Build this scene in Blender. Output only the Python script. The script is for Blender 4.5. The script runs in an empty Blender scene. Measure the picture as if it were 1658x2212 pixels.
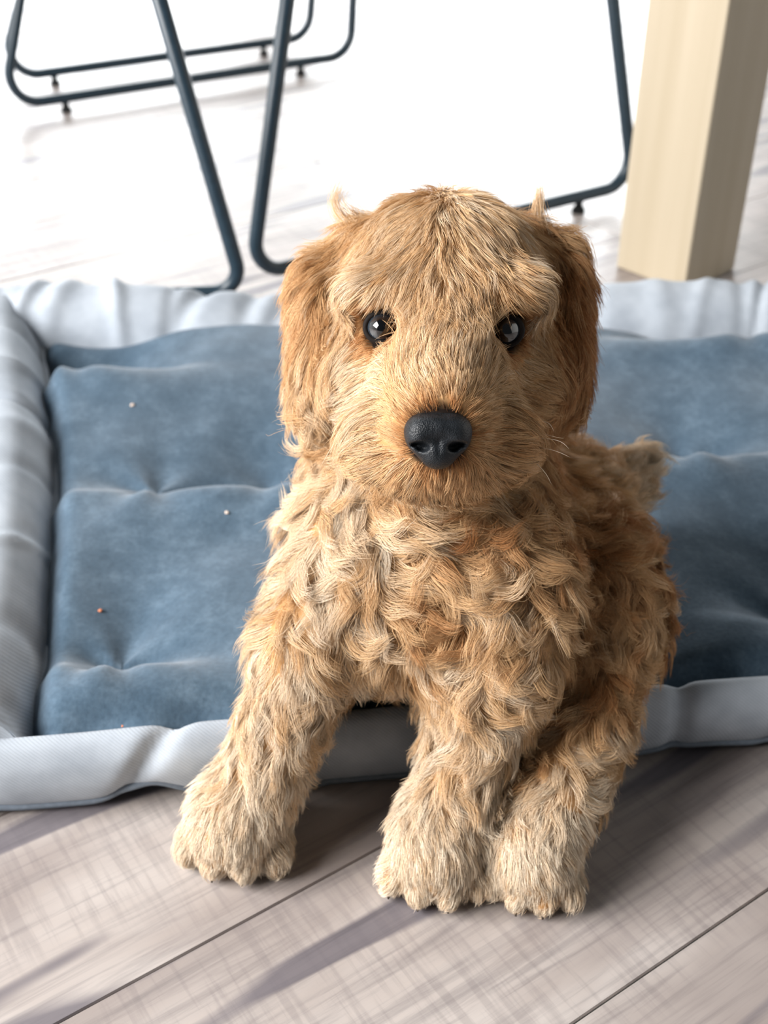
import bpy, bmesh, math, random
import numpy as np
from mathutils import Vector, Matrix

random.seed(7)
rng = np.random.default_rng(11)
S = bpy.context.scene
COL = S.collection

# ------------------------------------------------------------------ camera
PITCH = math.radians(35.4)
FPX = 2600.0                      # focal length in pixels of the 1658 x 2212 frame
CAM_H = 0.475
cam_d = bpy.data.cameras.new('camera')
cam_d.sensor_fit = 'VERTICAL'
cam_d.sensor_height = 36.0
cam_d.lens = FPX / 2212.0 * 36.0
cam_d.clip_start = 0.01
cam_d.dof.use_dof = True
cam_d.dof.focus_distance = 0.482
cam_d.dof.aperture_fstop = 10.5
cam = bpy.data.objects.new('camera', cam_d)
cam.location = (0, 0, CAM_H)
cam.rotation_euler = (math.pi / 2 - PITCH, 0, 0)
COL.objects.link(cam)
S.camera = cam

# ------------------------------------------------------------------ world, light, exposure
W = bpy.data.worlds.new('daylight')
S.world = W
W.use_nodes = True
bgn = W.node_tree.nodes['Background']
bgn.inputs[0].default_value = (0.86, 0.93, 1.0, 1)
bgn.inputs[1].default_value = 0.07

def area(name, loc, target, sx, sy, power, color):
    l = bpy.data.lights.new(name, 'AREA')
    l.shape = 'RECTANGLE'; l.size = sx; l.size_y = sy; l.energy = power; l.color = color
    o = bpy.data.objects.new(name, l)
    o.location = loc
    o.rotation_euler = (Vector(target) - Vector(loc)).to_track_quat('-Z', 'Y').to_euler()
    COL.objects.link(o)
    return o

# daylight through the side window and through the glazed garden door at the far end
area('window_daylight', (-1.83, -0.12, 1.25), (-0.8, -0.12, 0.75), 1.5, 1.3, 150, (1.0, 0.985, 0.97))
area('garden_door_daylight', (-0.3, 3.72, 1.08), (-0.3, 2.7, 0.98), 2.6, 2.0, 205, (0.93, 0.97, 1.0))

S.view_settings.view_transform = 'Standard'
S.view_settings.look = 'None'
S.view_settings.gamma = 1.0
S.view_settings.use_curve_mapping = False
S.view_settings.exposure = 0.0
S.cycles.max_bounces = 4
S.cycles.transmission_bounces = 2
S.cycles.diffuse_bounces = 2
S.cycles.glossy_bounces = 2
S.cycles_curves.shape = 'RIBBONS'
S.cycles_curves.subdivisions = 2

# ------------------------------------------------------------------ measuring helpers (photograph pixel -> place in the room)
FW = np.array([0, math.cos(PITCH), -math.sin(PITCH)])
UP = np.array([0, math.sin(PITCH), math.cos(PITCH)])
RT = np.array([1.0, 0, 0])
CAM = np.array([0, 0, CAM_H])

def ray(px, py):
    return FW + (px - 829) / FPX * RT + (1106 - py) / FPX * UP

def P(px, py, d):
    return CAM + d * ray(px, py)

def G(px, py, z=0.0):
    q = ray(px, py)
    return CAM + q * ((z - CAM_H) / q[2])

def plane_hit(px, py, p0, n):
    q = ray(px, py)
    return CAM + q * (np.dot(np.asarray(p0) - CAM, n) / np.dot(q, n))

# ------------------------------------------------------------------ object helpers
def tag(o, label=None, cat=None, group=None, kind=None):
    if label: o['label'] = label
    if cat: o['category'] = cat
    if group: o['group'] = group
    if kind: o['kind'] = kind
    return o

def empty(name, loc):
    o = bpy.data.objects.new(name, None)
    o.empty_display_size = 0.05
    o.location = loc
    COL.objects.link(o)
    return o

def mesh_obj(name, verts, faces, mat, parent=None, smooth=True, base=None):
    """verts in room coordinates; base = the parent's location"""
    me = bpy.data.meshes.new(name)
    v = np.asarray(verts, dtype=float)
    if base is not None:
        v = v - np.asarray(base)
    me.from_pydata(v.tolist(), [], [tuple(f) for f in faces])
    if smooth:
        me.polygons.foreach_set('use_smooth', [True] * len(me.polygons))
    me.materials.append(mat)
    me.update()
    o = bpy.data.objects.new(name, me)
    COL.objects.link(o)
    if parent is not None:
        o.parent = parent
    return o

def bm_obj(name, bm, mat, parent=None, smooth=True):
    me = bpy.data.meshes.new(name)
    bmesh.ops.recalc_face_normals(bm, faces=bm.faces)
    bm.to_mesh(me); bm.free()
    if smooth:
        me.polygons.foreach_set('use_smooth', [True] * len(me.polygons))
    me.materials.append(mat)
    o = bpy.data.objects.new(name, me)
    COL.objects.link(o)
    if parent is not None:
        o.parent = parent
    return o

def fillet(pts, rad, n=8):
    pts = [np.asarray(p, float) for p in pts]
    out = [pts[0]]
    for a, b, c in zip(pts[:-2], pts[1:-1], pts[2:]):
        u = (a - b) / np.linalg.norm(a - b); w = (c - b) / np.linalg.norm(c - b)
        ang = math.acos(max(-1, min(1, float(u @ w))))
        t = rad / math.tan(ang / 2)
        bis = (u + w) / np.linalg.norm(u + w)
        ctr = b + bis * (rad / math.sin(ang / 2))
        e0 = b + u * t - ctr; e1 = b + w * t - ctr
        om = math.acos(max(-1, min(1, float(e0 @ e1) / rad ** 2)))
        for k in range(n + 1):
            f = k / n
            out.append(ctr + (math.sin((1 - f) * om) * e0 + math.sin(f * om) * e1) / math.sin(om))
    out.append(pts[-1])
    return out

def tube(pts, r, n=12, caps=True):
    pts = np.asarray(pts, float)
    rr = np.full(len(pts), r) if np.isscalar(r) else np.asarray(r)
    T = np.gradient(pts, axis=0)
    T /= np.linalg.norm(T, axis=1)[:, None]
    ref = np.array([0.31, 0.2, 0.93])
    A = np.cross(T[0], ref); A /= np.linalg.norm(A)
    V, Fc = [], []
    for i in range(len(pts)):
        A = A - T[i] * (A @ T[i]); A /= np.linalg.norm(A)
        B = np.cross(T[i], A)
        for k in range(n):
            a = 2 * math.pi * k / n
            V.append(pts[i] + rr[i] * (math.cos(a) * A + math.sin(a) * B))
    for i in range(len(pts) - 1):
        for k in range(n):
            Fc.append((i * n + k, i * n + (k + 1) % n, (i + 1) * n + (k + 1) % n, (i + 1) * n + k))
    if caps:
        Fc.append(tuple(range(n - 1, -1, -1)))
        Fc.append(tuple((len(pts) - 1) * n + k for k in range(n)))
    return V, Fc

def lathe(profile, ctr, n=20):
    V, Fc = [], []
    for r, z in profile:
        for k in range(n):
            a = 2 * math.pi * k / n
            V.append((ctr[0] + r * math.cos(a), ctr[1] + r * math.sin(a), ctr[2] + z))
    for i in range(len(profile) - 1):
        for k in range(n):
            Fc.append((i * n + k, i * n + (k + 1) % n, (i + 1) * n + (k + 1) % n, (i + 1) * n + k))
    Fc.append(tuple(range(n - 1, -1, -1)))
    Fc.append(tuple((len(profile) - 1) * n + k for k in range(n)))
    return V, Fc

def box_bm(cx, cy, cz, sx, sy, sz, bev=0.0, rot=0.0):
    bm = bmesh.new()
    bmesh.ops.create_cube(bm, size=1)
    bmesh.ops.scale(bm, vec=(sx, sy, sz), verts=bm.verts)
    if bev:
        bmesh.ops.bevel(bm, geom=list(bm.edges), offset=bev, segments=3, profile=0.6, affect='EDGES')
    bmesh.ops.rotate(bm, cent=(0, 0, 0), matrix=Matrix.Rotation(rot, 3, 'Z'), verts=bm.verts)
    bmesh.ops.translate(bm, vec=(cx, cy, cz), verts=bm.verts)
    return bm

# ------------------------------------------------------------------ materials
def lin(*c):
    return tuple(((v / 255) / 12.92 if v / 255 <= 0.04045 else ((v / 255 + 0.055) / 1.055) ** 2.4) for v in c) + (1.0,)

class NT:
    def __init__(s, name):
        s.m = bpy.data.materials.new(name); s.m.use_nodes = True
        s.t = s.m.node_tree; s.b = s.t.nodes['Principled BSDF']
        s.out = s.t.nodes['Material Output']
    def n(s, typ, **kw):
        nd = s.t.nodes.new(typ)
        for k, v in kw.items():
            if k.startswith('i_'):
                nd.inputs[k[2:].replace('_', ' ')].default_value = v
            else:
                setattr(nd, k, v)
        return nd
    def l(s, a, b):
        s.t.links.new(a, b)
    def ramp(s, fac, stops):
        r = s.n('ShaderNodeValToRGB')
        e = r.color_ramp.elements
        while len(e) < len(stops):
            e.new(0.5)
        for el, (p, c) in zip(e, stops):
            el.position = p; el.color = c
        s.l(fac, r.inputs[0])
        return r.outputs[0]
    def mix(s, fac, a, b, mode='MIX'):
        m = s.n('ShaderNodeMix', data_type='RGBA', blend_type=mode)
        for sock, v in ((m.inputs[0], fac), (m.inputs[6], a), (m.inputs[7], b)):
            if hasattr(v, 'links'):
                s.l(v, sock)
            else:
                sock.default_value = v
        return m.outputs[2]
    def bump(s, h, strength, dist=0.001):
        b = s.n('ShaderNodeBump', i_Strength=strength, i_Distance=dist)
        s.l(h, b.inputs['Height'])
        s.l(b.outputs[0], s.b.inputs['Normal'])

def simple(name, col, rough=0.6, spec=0.5, noise=None, bump=0.0):
    k = NT(name)
    k.b.inputs['Base Color'].default_value = col
    k.b.inputs['Roughness'].default_value = rough
    k.b.inputs['Specular IOR Level'].default_value = spec
    tc = k.n('ShaderNodeTexCoord')
    nz = k.n('ShaderNodeTexNoise', i_Scale=noise or 60.0, i_Detail=4.0)
    k.l(tc.outputs['Object'], nz.inputs['Vector'])
    lo = tuple(c * 0.86 for c in col[:3]) + (1,)
    hi = tuple(min(1, c * 1.1) for c in col[:3]) + (1,)
    k.l(k.ramp(nz.outputs[0], [(0.3, lo), (0.7, hi)]), k.b.inputs['Base Color'])
    if bump:
        k.bump(nz.outputs[0], bump)
    return k.m

def mat_plank():
    k = NT('worn_oak_plank')
    tc = k.n('ShaderNodeTexCoord'); oi = k.n('ShaderNodeObjectInfo')
    ofs = k.n('ShaderNodeVectorMath', operation='SCALE'); k.l(oi.outputs['Object Index'], ofs.inputs['Scale'])
    ofs.inputs[0].default_value = (0.731, 0.317, 0.573)
    add = k.n('ShaderNodeVectorMath', operation='ADD')
    k.l(tc.outputs['Object'], add.inputs[0]); k.l(ofs.outputs[0], add.inputs[1])
    def coords(sx, sy):
        mp = k.n('ShaderNodeMapping'); mp.inputs['Scale'].default_value = (sx, sy, 1)
        k.l(add.outputs[0], mp.inputs['Vector']); return mp.outputs[0]
    fine = k.n('ShaderNodeTexNoise', i_Scale=1.0, i_Detail=6.0, i_Roughness=0.65, i_Distortion=0.4); k.l(coords(9, 170), fine.inputs['Vector'])
    broad = k.n('ShaderNodeTexNoise', i_Scale=1.0, i_Detail=3.0, i_Distortion=0.6); k.l(coords(5, 16), broad.inputs['Vector'])
    streak = k.n('ShaderNodeTexNoise', i_Scale=1.0, i_Detail=2.5, i_Roughness=0.45, i_Distortion=0.25); k.l(coords(3.2, 26), streak.inputs['Vector'])
    saw = k.n('ShaderNodeTexNoise', i_Scale=1.0, i_Detail=3.0, i_Roughness=0.6); k.l(coords(240, 16), saw.inputs['Vector'])
    sawm = k.n('ShaderNodeTexNoise', i_Scale=1.0, i_Detail=1.0); k.l(coords(6, 9), sawm.inputs['Vector'])
    base = k.ramp(broad.outputs[0], [(0.3, lin(146, 135, 131)), (0.5, lin(172, 162, 157)), (0.72, lin(196, 188, 183))])
    g = k.ramp(fine.outputs[0], [(0.32, (0.6, 0.6, 0.62, 1)), (0.52, (1, 1, 1, 1)), (0.75, (1.08, 1.07, 1.05, 1))])
    c1 = k.mix(0.8, base, g, 'MULTIPLY')
    sm = k.ramp(sawm.outputs[0], [(0.43, (0, 0, 0, 1)), (0.56, (1, 1, 1, 1))])
    sw = k.ramp(saw.outputs[0], [(0.48, (0, 0, 0, 1)), (0.62, (1, 1, 1, 1))])
    smk = k.n('ShaderNodeMath', operation='MULTIPLY'); k.l(sm, smk.inputs[0]); k.l(sw, smk.inputs[1])
    smk2 = k.n('ShaderNodeMath', operation='MULTIPLY'); k.l(smk.outputs[0], smk2.inputs[0]); smk2.inputs[1].default_value = 0.24
    c2 = k.mix(smk2.outputs[0], c1, lin(112, 104, 106))
    st = k.ramp(streak.outputs[0], [(0.585, (0, 0, 0, 1)), (0.63, (0.85, 0.85, 0.85, 1))])
    c3 = k.mix(st, c2, k.mix(0.6, lin(104, 99, 106), g, 'MULTIPLY'))
    k.l(c3, k.b.inputs['Base Color'])
    rr = k.ramp(fine.outputs[0], [(0.3, (0.46, 0.46, 0.46, 1)), (0.7, (0.33, 0.33, 0.33, 1))])
    k.l(rr, k.b.inputs['Roughness'])
    k.b.inputs['Specular IOR Level'].default_value = 0.75
    k.bump(fine.outputs[0], 0.2, 0.0005)
    return k.m

def mat_felt():
    k = NT('blue_grey_felt')
    tc = k.n('ShaderNodeTexCoord')
    a = k.n('ShaderNodeTexNoise', i_Scale=420.0, i_Detail=3.0); k.l(tc.outputs['Object'], a.inputs['Vector'])
    b = k.n('ShaderNodeTexNoise', i_Scale=55.0, i_Detail=5.0, i_Roughness=0.7); k.l(tc.outputs['Object'], b.inputs['Vector'])
    c = k.ramp(b.outputs[0], [(0.3, lin(64, 84, 101)), (0.5, lin(75, 95, 112)), (0.72, lin(94, 114, 131))])
    d = k.ramp(a.outputs[0], [(0.3, (0.8, 0.81, 0.82, 1)), (0.6, (1.05, 1.05, 1.05, 1))])
    k.l(k.mix(0.8, c, d, 'MULTIPLY'), k.b.inputs['Base Color'])
    k.b.inputs['Roughness'].default_value = 0.95
    k.b.inputs['Specular IOR Level'].default_value = 0.15
    k.b.inputs['Sheen Weight'].default_value = 0.25
    k.b.inputs['Sheen Roughness'].default_value = 0.5
    k.bump(a.outputs[0], 0.35, 0.0006)
    return k.m

def mat_twill():
    k = NT('pale_grey_twill')
    tc = k.n('ShaderNodeTexCoord')
    w = k.n('ShaderNodeTexWave', i_Scale=260.0, i_Distortion=1.0, bands_direction='DIAGONAL'); k.l(tc.outputs['Object'], w.inputs['Vector'])
    b = k.n('ShaderNodeTexNoise', i_Scale=40.0, i_Detail=5.0); k.l(tc.outputs['Object'], b.inputs['Vector'])
    c = k.ramp(b.outputs[0], [(0.3, lin(160, 168, 178)), (0.7, lin(186, 194, 203))])
    d = k.ramp(w.outputs[0], [(0.2, (0.9, 0.9, 0.9, 1)), (0.8, (1.04, 1.04, 1.04, 1))])
    k.l(k.mix(0.7, c, d, 'MULTIPLY'), k.b.inputs['Base Color'])
    k.b.inputs['Roughness'].default_value = 0.85
    k.b.inputs['Specular IOR Level'].default_value = 0.25
    k.b.inputs['Sheen Weight'].default_value = 0.1
    k.bump(w.outputs[0], 0.2, 0.0004)
    return k.m

def mat_pine():
    k = NT('pale_pine')
    tc = k.n('ShaderNodeTexCoord')
    mp = k.n('ShaderNodeMapping'); mp.inputs['Scale'].default_value = (38, 38, 1.6); k.l(tc.outputs['Object'], mp.inputs['Vector'])
    a = k.n('ShaderNodeTexNoise', i_Scale=1.0, i_Detail=5.0, i_Distortion=0.8); k.l(mp.outputs[0], a.inputs['Vector'])
    k.l(k.ramp(a.outputs[0], [(0.3, lin(176, 162, 138)), (0.7, lin(188, 175, 153))]), k.b.inputs['Base Color'])
    k.b.inputs['Roughness'].default_value = 0.5
    k.bump(a.outputs[0], 0.08, 0.0005)
    return k.m

def mat_fur():
    m = bpy.data.materials.new('golden_fur'); m.use_nodes = True
    t = m.node_tree
    t.nodes.remove(t.nodes['Principled BSDF'])
    h = t.nodes.new('ShaderNodeBsdfPrincipled')
    at = t.nodes.new('ShaderNodeAttribute'); at.attribute_name = 'tint'
    t.links.new(at.outputs['Color'], h.inputs['Base Color'])
    h.inputs['Roughness'].default_value = 0.5
    h.inputs['Specular IOR Level'].default_value = 0.22
    t.links.new(h.outputs[0], t.nodes['Material Output'].inputs['Surface'])
    return m

def mat_nose():
    k = NT('nose_leather')
    tc = k.n('ShaderNodeTexCoord')
    v = k.n('ShaderNodeTexVoronoi', i_Scale=1700.0); k.l(tc.outputs['Object'], v.inputs['Vector'])
    nz = k.n('ShaderNodeTexNoise', i_Scale=300.0, i_Detail=3.0); k.l(tc.outputs['Object'], nz.inputs['Vector'])
    k.l(k.ramp(nz.outputs[0], [(0.3, (0.006, 0.008, 0.010, 1)), (0.7, (0.016, 0.019, 0.023, 1))]), k.b.inputs['Base Color'])
    k.b.inputs['Roughness'].default_value = 0.42
    k.b.inputs['Specular IOR Level'].default_value = 0.32
    k.bump(v.outputs[0], 0.4, 0.0005)
    return k.m

def mat_eye(fwd):
    """iris and pupil laid out around the eye's own gaze direction"""
    k = NT('dark_eye')
    geo = k.n('ShaderNodeTexCoord')
    nrm = k.n('ShaderNodeVectorMath', operation='NORMALIZE'); k.l(geo.outputs['Object'], nrm.inputs[0])
    dt = k.n('ShaderNodeVectorMath', operation='DOT_PRODUCT'); k.l(nrm.outputs[0], dt.inputs[0]); dt.inputs[1].default_value = fwd
    c = k.ramp(dt.outputs['Value'], [(0.0, lin(90, 92, 96)), (0.55, lin(84, 92, 100)), (0.62, lin(30, 38, 46)), (0.76, lin(40, 44, 48)), (0.88, lin(26, 26, 28)), (0.91, lin(5, 6, 8))])
    k.l(c, k.b.inputs['Base Color'])
    k.b.inputs['Roughness'].default_value = 0.06
    k.b.inputs['Specular IOR Level'].default_value = 0.6
    k.b.inputs['Coat Weight'].default_value = 1.0
    k.b.inputs['Coat Roughness'].default_value = 0.02
    return k.m

M_PLANK = mat_plank()
M_GROUT = simple('grey_joint_grout', lin(104, 104, 100), 0.8, 0.2)  # own grey of the grout between the boards
M_FELT = mat_felt()
M_TWILL = mat_twill()
M_PIPE = simple('grey_piping', lin(120, 130, 142), 0.85, 0.2, 300, 0.2)
M_PINE = mat_pine()
M_METAL = simple('black_powder_coat', lin(36, 54, 66), 0.38, 0.5, 200)
M_RUBBER = simple('black_rubber', lin(22, 24, 26), 0.7, 0.3, 200)
M_SEAT = simple('charcoal_seat', lin(60, 64, 68), 0.7, 0.3, 120)
M_WALL = simple('white_wall', lin(226, 224, 220), 0.9, 0.2, 12)
M_FRAME = simple('white_frame', lin(235, 235, 233), 0.5, 0.4, 12)
def mat_skin():
    k = NT('tan_skin')
    at = k.n('ShaderNodeAttribute', attribute_name='dark_skin')
    tc = k.n('ShaderNodeTexCoord')
    nz = k.n('ShaderNodeTexNoise', i_Scale=150.0, i_Detail=4.0); k.l(tc.outputs['Object'], nz.inputs['Vector'])
    base = k.ramp(nz.outputs[0], [(0.3, lin(176, 132, 88)), (0.7, lin(200, 156, 108))])
    k.l(k.mix(at.outputs['Fac'], base, lin(34, 26, 22)), k.b.inputs['Base Color'])
    k.b.inputs['Roughness'].default_value = 0.85
    k.b.inputs['Specular IOR Level'].default_value = 0.1
    return k.m
M_SKIN = mat_skin()
M_FUR = mat_fur()
M_NOSE = mat_nose()
M_LID = simple('dark_eyelid', lin(24, 18, 15), 0.75, 0.2, 400)
M_CLAW = simple('dark_claw', lin(58, 46, 36), 0.4, 0.5, 300)
M_CRUMB_W = simple('pale_crumb', lin(225, 205, 190), 0.8, 0.2, 400)
M_CRUMB_O = simple('orange_crumb', lin(205, 130, 95), 0.8, 0.2, 400)

# ------------------------------------------------------------------ floor: planks 123 mm wide running at 34 degrees
RX0, RX1, RY0, RY1 = -1.9, 2.6, -1.2, 3.8
floor = bm_obj('floor', box_bm((RX0 + RX1) / 2, (RY0 + RY1) / 2, -0.0217, RX1 - RX0, RY1 - RY0, 0.04), M_GROUT, smooth=False)
tag(floor, 'grey-brown wooden plank floor with worn saw-marked boards', 'floor', kind='structure')

def clip_poly(poly, axis, val, keep_less):
    out = []
    for i in range(len(poly)):
        a, b = poly[i], poly[(i + 1) % len(poly)]
        ia = (a[axis] <= val) == keep_less; ib = (b[axis] <= val) == keep_less
        if ia: out.append(a)
        if ia != ib:
            f = (val - a[axis]) / (b[axis] - a[axis])
            out.append((a[0] + f * (b[0] - a[0]), a[1] + f * (b[1] - a[1])))
    return out

PA = math.radians(34.1)
pu = np.array([math.cos(PA), math.sin(PA)]); pv = np.array([-math.sin(PA), math.cos(PA)])
S0 = G(120, 2212)[:2]
PW, PL, GAP = 0.1232, 1.22, 0.0003
GRAIN = {0: 25, 1: 206, -1: 306}
nplank = 0
for row in range(-30, 34):
    off = ((row * 0.443) % 1.0) * PL + 0.35
    for col in range(-5, 6):
        u0 = col * PL + off - 0.5; v0 = row * PW
        loc = [(u0 + GAP, v0 + GAP), (u0 + PL - GAP, v0 + GAP), (u0 + PL - GAP, v0 + PW - GAP), (u0 + GAP, v0 + PW - GAP)]
        poly = [tuple(S0 + a * pu + b * pv) for a, b in loc]
        for ax, val, less in ((0, RX0, False), (0, RX1, True), (1, RY0, False), (1, RY1, True)):
            poly = clip_poly(poly, ax, val, less)
            if len(poly) < 3: break
        if len(poly) < 3: continue
        c = S0 + (u0 + PL / 2) * pu + (v0 + PW / 2) * pv
        # local coordinates: x along the board
        lp = [((p[0] - c[0]) * pu[0] + (p[1] - c[1]) * pu[1], (p[0] - c[0]) * pv[0] + (p[1] - c[1]) * pv[1]) for p in poly]
        ctr = np.mean(lp, axis=0)
        n = len(lp)
        e = 0.0005
        def inset(q):
            d = np.array(q) - ctr
            return (q[0] - np.sign(d[0]) * e, q[1] - np.sign(d[1]) * e)
        V = [(x, y, -0.0065) for x, y in lp] + [(x, y, -0.0012) for x, y in lp] + [(*inset(q), 0.0) for q in lp]
        Fc = [tuple(2 * n + i for i in range(n))]
        for lv in (0, 1):
            for i in range(n):
                j = (i + 1) % n
                Fc.append((lv * n + i, lv * n + j, (lv + 1) * n + j, (lv + 1) * n + i))
        o = mesh_obj('plank', V, Fc, M_PLANK, floor, smooth=False)
        o.location = (c[0], c[1], 0); o.rotation_euler = (0, 0, PA)
        nplank += 1; o.pass_index = GRAIN.get(row, 0) if row in GRAIN else nplank      # which cut of the grain this board shows

# ------------------------------------------------------------------ walls with their openings (beyond the frame; they bound the daylight and show in the floor's sheen)
def wall_pieces(name, boxes, label):
    bm = bmesh.new()
    for b in boxes:
        t = box_bm(*b); me = bpy.data.meshes.new('t'); t.to_mesh(me); t.free(); bm.from_mesh(me); bpy.data.meshes.remove(me)
    o = bm_obj(name, bm, M_WALL, smooth=False)
    return tag(o, label, 'wall', kind='structure')

wall_pieces('wall_back', [(-1.78, 3.86, 1.2, 0.36, 0.12, 2.4), (1.81, 3.86, 1.2, 1.62, 0.12, 2.4), (-0.3, 3.86, 2.25, 2.62, 0.12, 0.3)],
            'white wall around the glazed garden door')
wall_pieces('wall_left', [(-1.96, -1.05, 1.2, 0.12, 0.30, 2.4), (-1.96, 2.26, 1.2, 0.12, 3.2, 2.4), (-1.96, -0.12, 0.28, 0.12, 1.56, 0.56), (-1.96, -0.12, 2.17, 0.12, 1.56, 0.46)],
            'white wall around the side window')
wall_pieces('bounce_wall_right', [(2.66, 1.3, 1.2, 0.12, 5.0, 2.4)], 'unseen white wall added to bounce window light from the right')  # out-of-view wall, put in to bounce fill light onto the right-hand faces

# ------------------------------------------------------------------ table (only its near leg shows)
def make_table():
    a = math.radians(222)
    n1 = np.array([math.cos(a), math.sin(a)]); n2 = np.array([math.cos(a + math.pi / 2), math.sin(a + math.pi / 2)])
    s = 0.079
    near = G(1476, 634)[:2]
    c = near - (n1 + n2) * s / 2
    root = empty('dining_table', (c[0], c[1], 0))
    tag(root, 'pale pine dining table seen only by its square leg behind the pet bed', 'table')
    rot = math.atan2(n1[1], n1[0])
    for k, d in enumerate([np.zeros(2), -n1 * 0.82, -n2 * 1.75, -n1 * 0.82 - n2 * 1.75]):
        bm = box_bm(d[0], d[1], 0.352, s, s, 0.704, 0.0025, rot)
        bm_obj('leg', bm, M_PINE, root, smooth=False)
    d = -n1 * 0.41 - n2 * 0.875
    bm_obj('table_top', box_bm(d[0], d[1], 0.72, 0.98, 1.9, 0.032, 0.004, rot), M_PINE, root, smooth=False)
make_table()

# ------------------------------------------------------------------ sled-base chairs
TR = 0.0066
ZR = 0.0175
def sled(root, base, L, R, ltop_px, rtop_px, rad=0.03, tr=TR):
    """one bent-tube runner: L, R = floor points under its bends; *_px = a pixel each leg passes through"""
    L = np.array([L[0], L[1], ZR]); R = np.array([R[0], R[1], ZR])
    d = (R - L) / np.linalg.norm(R - L)
    nrm = np.cross(d, [0, 0, 1])
    def top(b, px):
        if px is None:
            return b + np.array([0, 0, 0.43])
        h = plane_hit(px[0], px[1], b, nrm)
        t = (0.43 - ZR) / max(h[2] - ZR, 1e-3)
        return b + (h - b) * t
    path = fillet([top(L, ltop_px), L, R, top(R, rtop_px)], rad, 10)
    V, Fc = tube(path, tr, 14)
    o = mesh_obj('sled_runner', V, Fc, M_METAL, root, base=base)
    for f in (0.16, 0.84):
        q = L + (R - L) * f
        V, Fc = lathe([(0.0042, 0.0), (0.0042, -0.005), (0.0072, -0.0085), (0.0072, -0.0115)], (q[0], q[1], ZR - 0.0055))
        g = mesh_obj('foot', V, Fc, M_RUBBER, root, base=base)
    return path

def seat(root, base, path, width, side):
    """a moulded seat above the runners"""
    p = np.asarray(path)
    a, b = p[0], p[-1]
    c = (a + b) / 2; d = (b - a); ln = np.linalg.norm(d[:2]); d = d / np.linalg.norm(d)
    nrm = np.array([-d[1], d[0], 0]) * side
    V, Fc = [], []
    N = 14
    for lay, dz in ((0, 0.0), (1, -0.016)):
        for i in range(N + 1):
            for j in range(N + 1):
                u = i / N * 2 - 1; v = j / N
                k = 1 - 0.12 * abs(u) ** 3
                q = c + d * u * (0.22) + nrm * ((v - 0.5) * width * k + width * 0.5 - 0.02)
                V.append((q[0], q[1], 0.452 + dz + 0.03 * (abs(v - 0.5) * 2) ** 3 + 0.012 * u * u))
    m = N + 1
    for i in range(N):
        for j in range(N):
            a0 = i * m + j
            Fc.append((a0, a0 + 1, a0 + m + 1, a0 + m)); b0 = a0 + m * m
            Fc.append((b0, b0 + m, b0 + m + 1, b0 + 1))
    for i in range(N):
        for e in ((i, i + 1), (N * m + i + 1, N * m + i), ((i + 1) * m, i * m), (i * m + N, (i + 1) * m + N)):
            Fc.append((e[0], e[1], e[1] + m * m, e[0] + m * m))
    mesh_obj('seat', V, Fc, M_SEAT, root, base=base)

def chair_far():
    L1 = G(12, 262); R1 = G(757, 146)
    base = (L1[0], L1[1], 0)
    root = empty('sled_chair', base)
    tag(root, 'black metal sled-base chair standing farthest back with two parallel runners', 'chair', 'sled-base chairs by the table')
    p = sled(root, base, L1, R1, (44, 0), (762, 0), 0.035)
    sled(root, base, G(4, 200), G(667, 106), (50, -30), (673, 0), 0.035)
    seat(root, base, p, 0.4, 1)
chair_far()

def chair_mid():
    L1 = G(545, 634); R1 = G(1362, 430)
    base = (L1[0], L1[1], 0)
    root = empty('sled_chair', base)
    tag(root, 'black metal sled-base chair whose runner passes behind the puppy to the table leg', 'chair', 'sled-base chairs by the table')
    p = sled(root, base, L1, R1, (620, 0), (1323, 0), 0.028)
    seat(root, base, p, 0.4, 1)
chair_mid()

def chair_near():
    R1 = G(530, 668); d = np.array([math.cos(math.radians(186)), math.sin(math.radians(186)), 0])
    L1 = R1 + d * 0.40
    base = (R1[0], R1[1], 0)
    root = empty('sled_chair', base)
    tag(root, 'black metal sled-base chair with one slanting leg ending at the bed\'s back edge', 'chair', 'sled-base chairs by the table')
    p = sled(root, base, L1, R1, (-620, 0), (345, 0), 0.022)
    seat(root, base, np.asarray(p) - np.array([0.17, 0, 0]), 0.30, 1)

# ------------------------------------------------------------------ pet bed
FL = np.array([-0.178, 0.420]); RL = np.array([-0.280, 0.868]); FR = np.array([0.46, 0.493]); RR = np.array([0.46, 0.875])

def bed_xy(u, v):
    u = np.asarray(u)[..., None]; v = np.asarray(v)[..., None]
    p = (1 - u) * (1 - v) * FL + u * (1 - v) * FR + (1 - u) * v * RL + u * v * RR
    bow = 0.012 * np.sin(np.pi * v[..., 0]) * (1 - u[..., 0]) ** 4
    p[..., 0] += bow
    return p

TUFTS = []
for px, py, w, dp in ((180, 800, 0.055, 0.036), (1590, 735, 0.065, 0.038), (600, 1042, 0.055, 0.023), (330, 1060, 0.10, 0.010), (1485, 985, 0.05, 0.022), (250, 1430, 0.038, 0.018),
                      (900, 760, 0.045, 0.018), (1010, 1420, 0.04, 0.012), (1720, 1330, 0.04, 0.014)):
    q = G(px, py, 0.038)
    TUFTS.append((q[0], q[1], w, dp))

def vnoise(x, y, seed, sc):
    r = np.random.default_rng(seed)
    h = np.zeros_like(x)
    for k in range(7):
        a = r.uniform(0, 2 * np.pi); f = sc * r.uniform(0.5, 1.6); ph = r.uniform(0, 6.28)
        h += np.sin((x * np.cos(a) + y * np.sin(a)) * f + ph)
    return h / 7

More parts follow.
